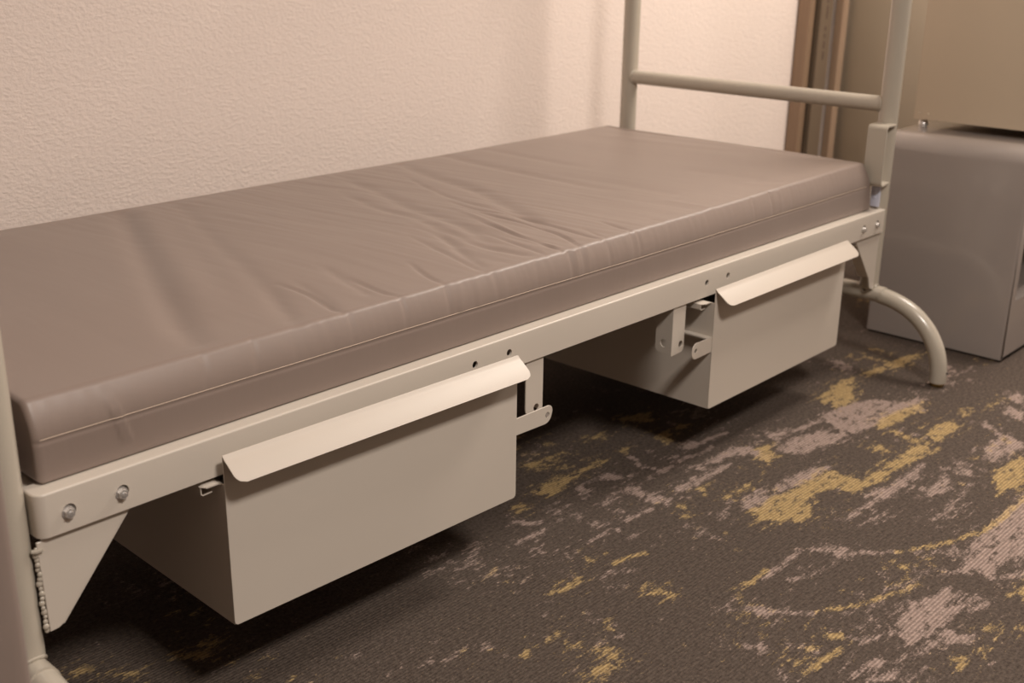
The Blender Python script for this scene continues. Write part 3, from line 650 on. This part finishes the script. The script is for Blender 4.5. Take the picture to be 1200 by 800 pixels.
# upright mattress at the left edge
def upright():
    bm = bmesh.new(); x0, x1, y0, y1, z0, z1 = -.236, -.128, -.25, .45, .0, 1.9
    t = bmesh.new(); box(t, x0, x1, y0, y1, z0, z1)
    bmesh.ops.bevel(t, geom=t.edges[:], offset=.008, segments=3, profile=.5, affect='EDGES')
    bmesh.ops.subdivide_edges(t, edges=[e for e in t.edges if e.calc_length() > .3], cuts=60, use_grid_fill=True)
    bmesh.ops.subdivide_edges(t, edges=[e for e in t.edges if e.calc_length() > .05], cuts=10, use_grid_fill=True)
    for v in t.verts:
        v.co.y += (.0012*noise.noise((v.co.x*8, 1, v.co.z*26))) if v.co.y < y0+.02 else 0
    merge(bm, t)
    o = obj('mattress', bm, M_vinyl, ang=60)
    tag(o, 'second taupe mattress stood upright past the near post, at the left edge', 'mattress')
    bm = bmesh.new(); tube(bm, [((x0+x1)/2, y0-.0009, .02+.04*k) for k in range(46)], .0006, 6)
    obj('seam_stitching', bm, M_thread, o)
upright()

# ------------------------------------------------------------------ moulded pedestal
px0, px1, py0, py1, pz = 2.272, 2.90, -.213, .140, .520
ped = empty('storage_pedestal', ((px0+px1)/2, (py0+py1)/2, 0), 'glossy grey moulded pedestal with rounded top and open niche, beyond the bed', 'pedestal')
poff = Matrix.Translation((-(px0+px1)/2, -(py0+py1)/2, 0))
bm = bmesh.new()
poly = round_poly([(px0, .004), (px1, .004), (px1, pz), (px0, pz)], [.003, .003, .045, .045], 10)
t = bmesh.new(); prism(t, poly, py0, py1, 'xz')
bmesh.ops.recalc_face_normals(t, faces=t.faces[:])
ed = [e for e in t.edges if len(e.link_faces) == 2 and (abs(e.link_faces[0].normal.y) > .9) != (abs(e.link_faces[1].normal.y) > .9)]
bmesh.ops.bevel(t, geom=ed, offset=.007, segments=3, profile=.5, affect='EDGES')
merge(bm, t)
body = obj('pedestal_body', bm, M_mould, None, ang=40)
c = bmesh.new(); prism(c, round_poly([(px0+.034, .150), (px1-.034, .150), (px1-.034, .318), (px0+.034, .318)], [.006, .006, .035, .035], 6), py0-.05, py1-.02, 'xz')
boolean(body, [c])
body.data.transform(poff); body.parent = ped
bm = bmesh.new(); box(bm, px0+.006, px1-.006, py0+.006, py1-.006, 0, .005); b = obj('base_skid', bm, M_rubber, None); b.data.transform(poff); b.parent = ped

# beige metal cabinet standing on it
cx0, cx1, cy0, cy1, cz0, cz1 = 2.37, 2.88, -.42+.17, .125, .541, 1.35
cab = empty('metal_cabinet', ((cx0+cx1)/2, (cy0+cy1)/2, .52), 'plain beige metal cabinet with small rivets, standing on the grey pedestal', 'cabinet')
coff = Matrix.Translation((-(cx0+cx1)/2, -(cy0+cy1)/2, -.52))
bm = bmesh.new(); box(bm, cx0, cx1, cy0, cy1, cz0, cz1, .0022, 2)
o = obj('cabinet_body', bm, M_cab); o.data.transform(coff); o.parent = cab
for y in (.111, .088, -.035):
    bm = bmesh.new(); t = bmesh.new(); bmesh.ops.create_uvsphere(t, u_segments=14, v_segments=8, radius=.0028)
    merge(bm, t, Matrix.Translation((cx0, y, .557 if y > .1 else .556)) @ Matrix.Diagonal((.5, 1, 1, 1)))
    o = obj('rivet', bm, M_zinc if 0 else M_cab); o.data.transform(coff); o.parent = cab
for x in (cx0+.018, cx1-.03):
    for y in (.105, cy0+.04):
        bm = bmesh.new(); cyl(bm, (x, y, .5202), (0, 0, 1), .0105, .010, 20, .012); cyl(bm, (x, y, .530), (0, 0, 1), .012, .0118, 20, .008)
        o = obj('levelling_foot', bm, M_zinc); o.data.transform(coff); o.parent = cab; o['label'] = 'shiny round levelling foot'

# ------------------------------------------------------------------ back corner: locker and boards
lk = empty('metal_locker', (3.66, .36, 0), 'tall plain beige metal locker standing in the far corner behind the boards', 'locker')
bm = bmesh.new(); box(bm, -.16, .2, -.56, .565, .03, 1.9, .004); obj('locker_body', bm, M_lock, lk)
bm = bmesh.new(); box(bm, -.15, .19, -.55, .555, 0, .03); obj('plinth', bm, M_rubber, lk)
def board(x0, w, y0, th, lean, H, m, label, mark=False, rz=0):
    e = empty('long_board', (x0, y0, 0), label, 'board', 'long boards stood against the back wall', rz)
    bm = bmesh.new(); box(bm, 0, w, 0, th, 0, H, .0015, 1)
    for v in bm.verts: v.co.x += lean*v.co.z; v.co.y += .0*v.co.z
    obj('board', bm, m, e)
    if mark:
        for z0, z1 in ((.70, .745), (.755, .77), (.78, .845), (.56, .59), (.60, .625), (.635, .65), (.66, .675)):
            bm = bmesh.new(); a = random.uniform(0, .003); box(bm, w*.42+a, w*.42+.010+a, -.0006, .0002, z0, z1)
            for v in bm.verts: v.co.x += lean*v.co.z
            obj('printed_mark', bm, M_ink, e, smooth=False)
W1 = wood('board_orange', srgb(150, 125, 102), srgb(124, 100, 80))
W2 = wood('board_dark', srgb(96, 76, 58), srgb(72, 54, 40))
W3 = wood('board_grey', srgb(130, 113, 95), srgb(104, 88, 72))
W4 = wood('board_pale', srgb(186, 160, 136), srgb(132, 106, 86))
board(3.245, .035, .93, .045, .014, 1.8, W1, 'orange-brown board, first beside the bare wall')
board(3.288, .026, .945, .03, .012, 1.75, W2, 'narrow very dark board between the orange-brown and the printed board')
board(3.317, .085, .925, .02, .012, 1.8, W3, 'wide grey-brown board with dark printed marks', True)
board(3.405, .022, .95, .025, -.003, 1.7, W2, 'dark thin board right of the printed board')
board(3.428, .04, .90, .03, .014, 1.8, W4, 'palest board, beside the metal locker')

# ------------------------------------------------------------------ lights
def lamp(name, loc, sx, sy, power, color, label, rot=(0, 0, 0)):
    e = empty(name, loc, label, 'light')
    bm = bmesh.new(); box(bm, -sx/2-.03, sx/2+.03, -sy/2-.03, sy/2+.03, .012, .06, .004); obj('housing', bm, M_ceil, e)
    l = bpy.data.lights.new(name, 'AREA'); l.shape = 'RECTANGLE'; l.size = sx; l.size_y = sy; l.energy = power; l.color = color
    lo = bpy.data.objects.new('lamp_light', l); col.objects.link(lo); lo.parent = e; lo.location = (0, 0, 0); lo.rotation_euler = rot
lamp('ceiling_light', (.35, -1.75, 2.44), .55, .4, 74, (1, .91, .83), 'flush ceiling light over the floor in front of the bed')
lamp('ceiling_light', (2.9, -.45, 2.44), 1.1, .6, 80, (1, .90, .80), 'flush ceiling light near the far end of the room')

w = bpy.data.worlds.new('world'); sc.world = w; w.use_nodes = True
w.node_tree.nodes['Background'].inputs[0].default_value = (1, .85, .7, 1); w.node_tree.nodes['Background'].inputs[1].default_value = .02

# ------------------------------------------------------------------ camera
cam = bpy.data.cameras.new('camera'); co = bpy.data.objects.new('camera', cam); col.objects.link(co)
CAMP = {'cx': -0.48222, 'cy': -1.135, 'cz': 0.96379, 'yaw': 0.82812, 'pitch': -0.33538, 'roll': 0.0129, 'f': 1365.51081}
cyaw, cpit, crol = CAMP['yaw'], CAMP['pitch'], CAMP['roll']
fw = Vector((sin(cyaw)*cos(cpit), cos(cyaw)*cos(cpit), sin(cpit))); rt = Vector((cos(cyaw), -sin(cyaw), 0)); up = rt.cross(fw)
rt2 = rt*cos(crol)+up*sin(crol); up2 = up*cos(crol)-rt*sin(crol)
co.matrix_world = Matrix(((rt2.x, up2.x, -fw.x, CAMP['cx']), (rt2.y, up2.y, -fw.y, CAMP['cy']), (rt2.z, up2.z, -fw.z, CAMP['cz']), (0, 0, 0, 1)))
cam.sensor_width = 36; cam.sensor_fit = 'HORIZONTAL'; cam.lens = CAMP['f']*36/1200; cam.clip_start = .02
cam.dof.use_dof = True; cam.dof.focus_distance = 1.68; cam.dof.aperture_fstop = 5
sc.camera = co
sc.view_settings.view_transform = 'Standard'; sc.view_settings.look = 'None'
sc.view_settings.exposure = 0; sc.view_settings.gamma = 1; sc.view_settings.use_curve_mapping = False
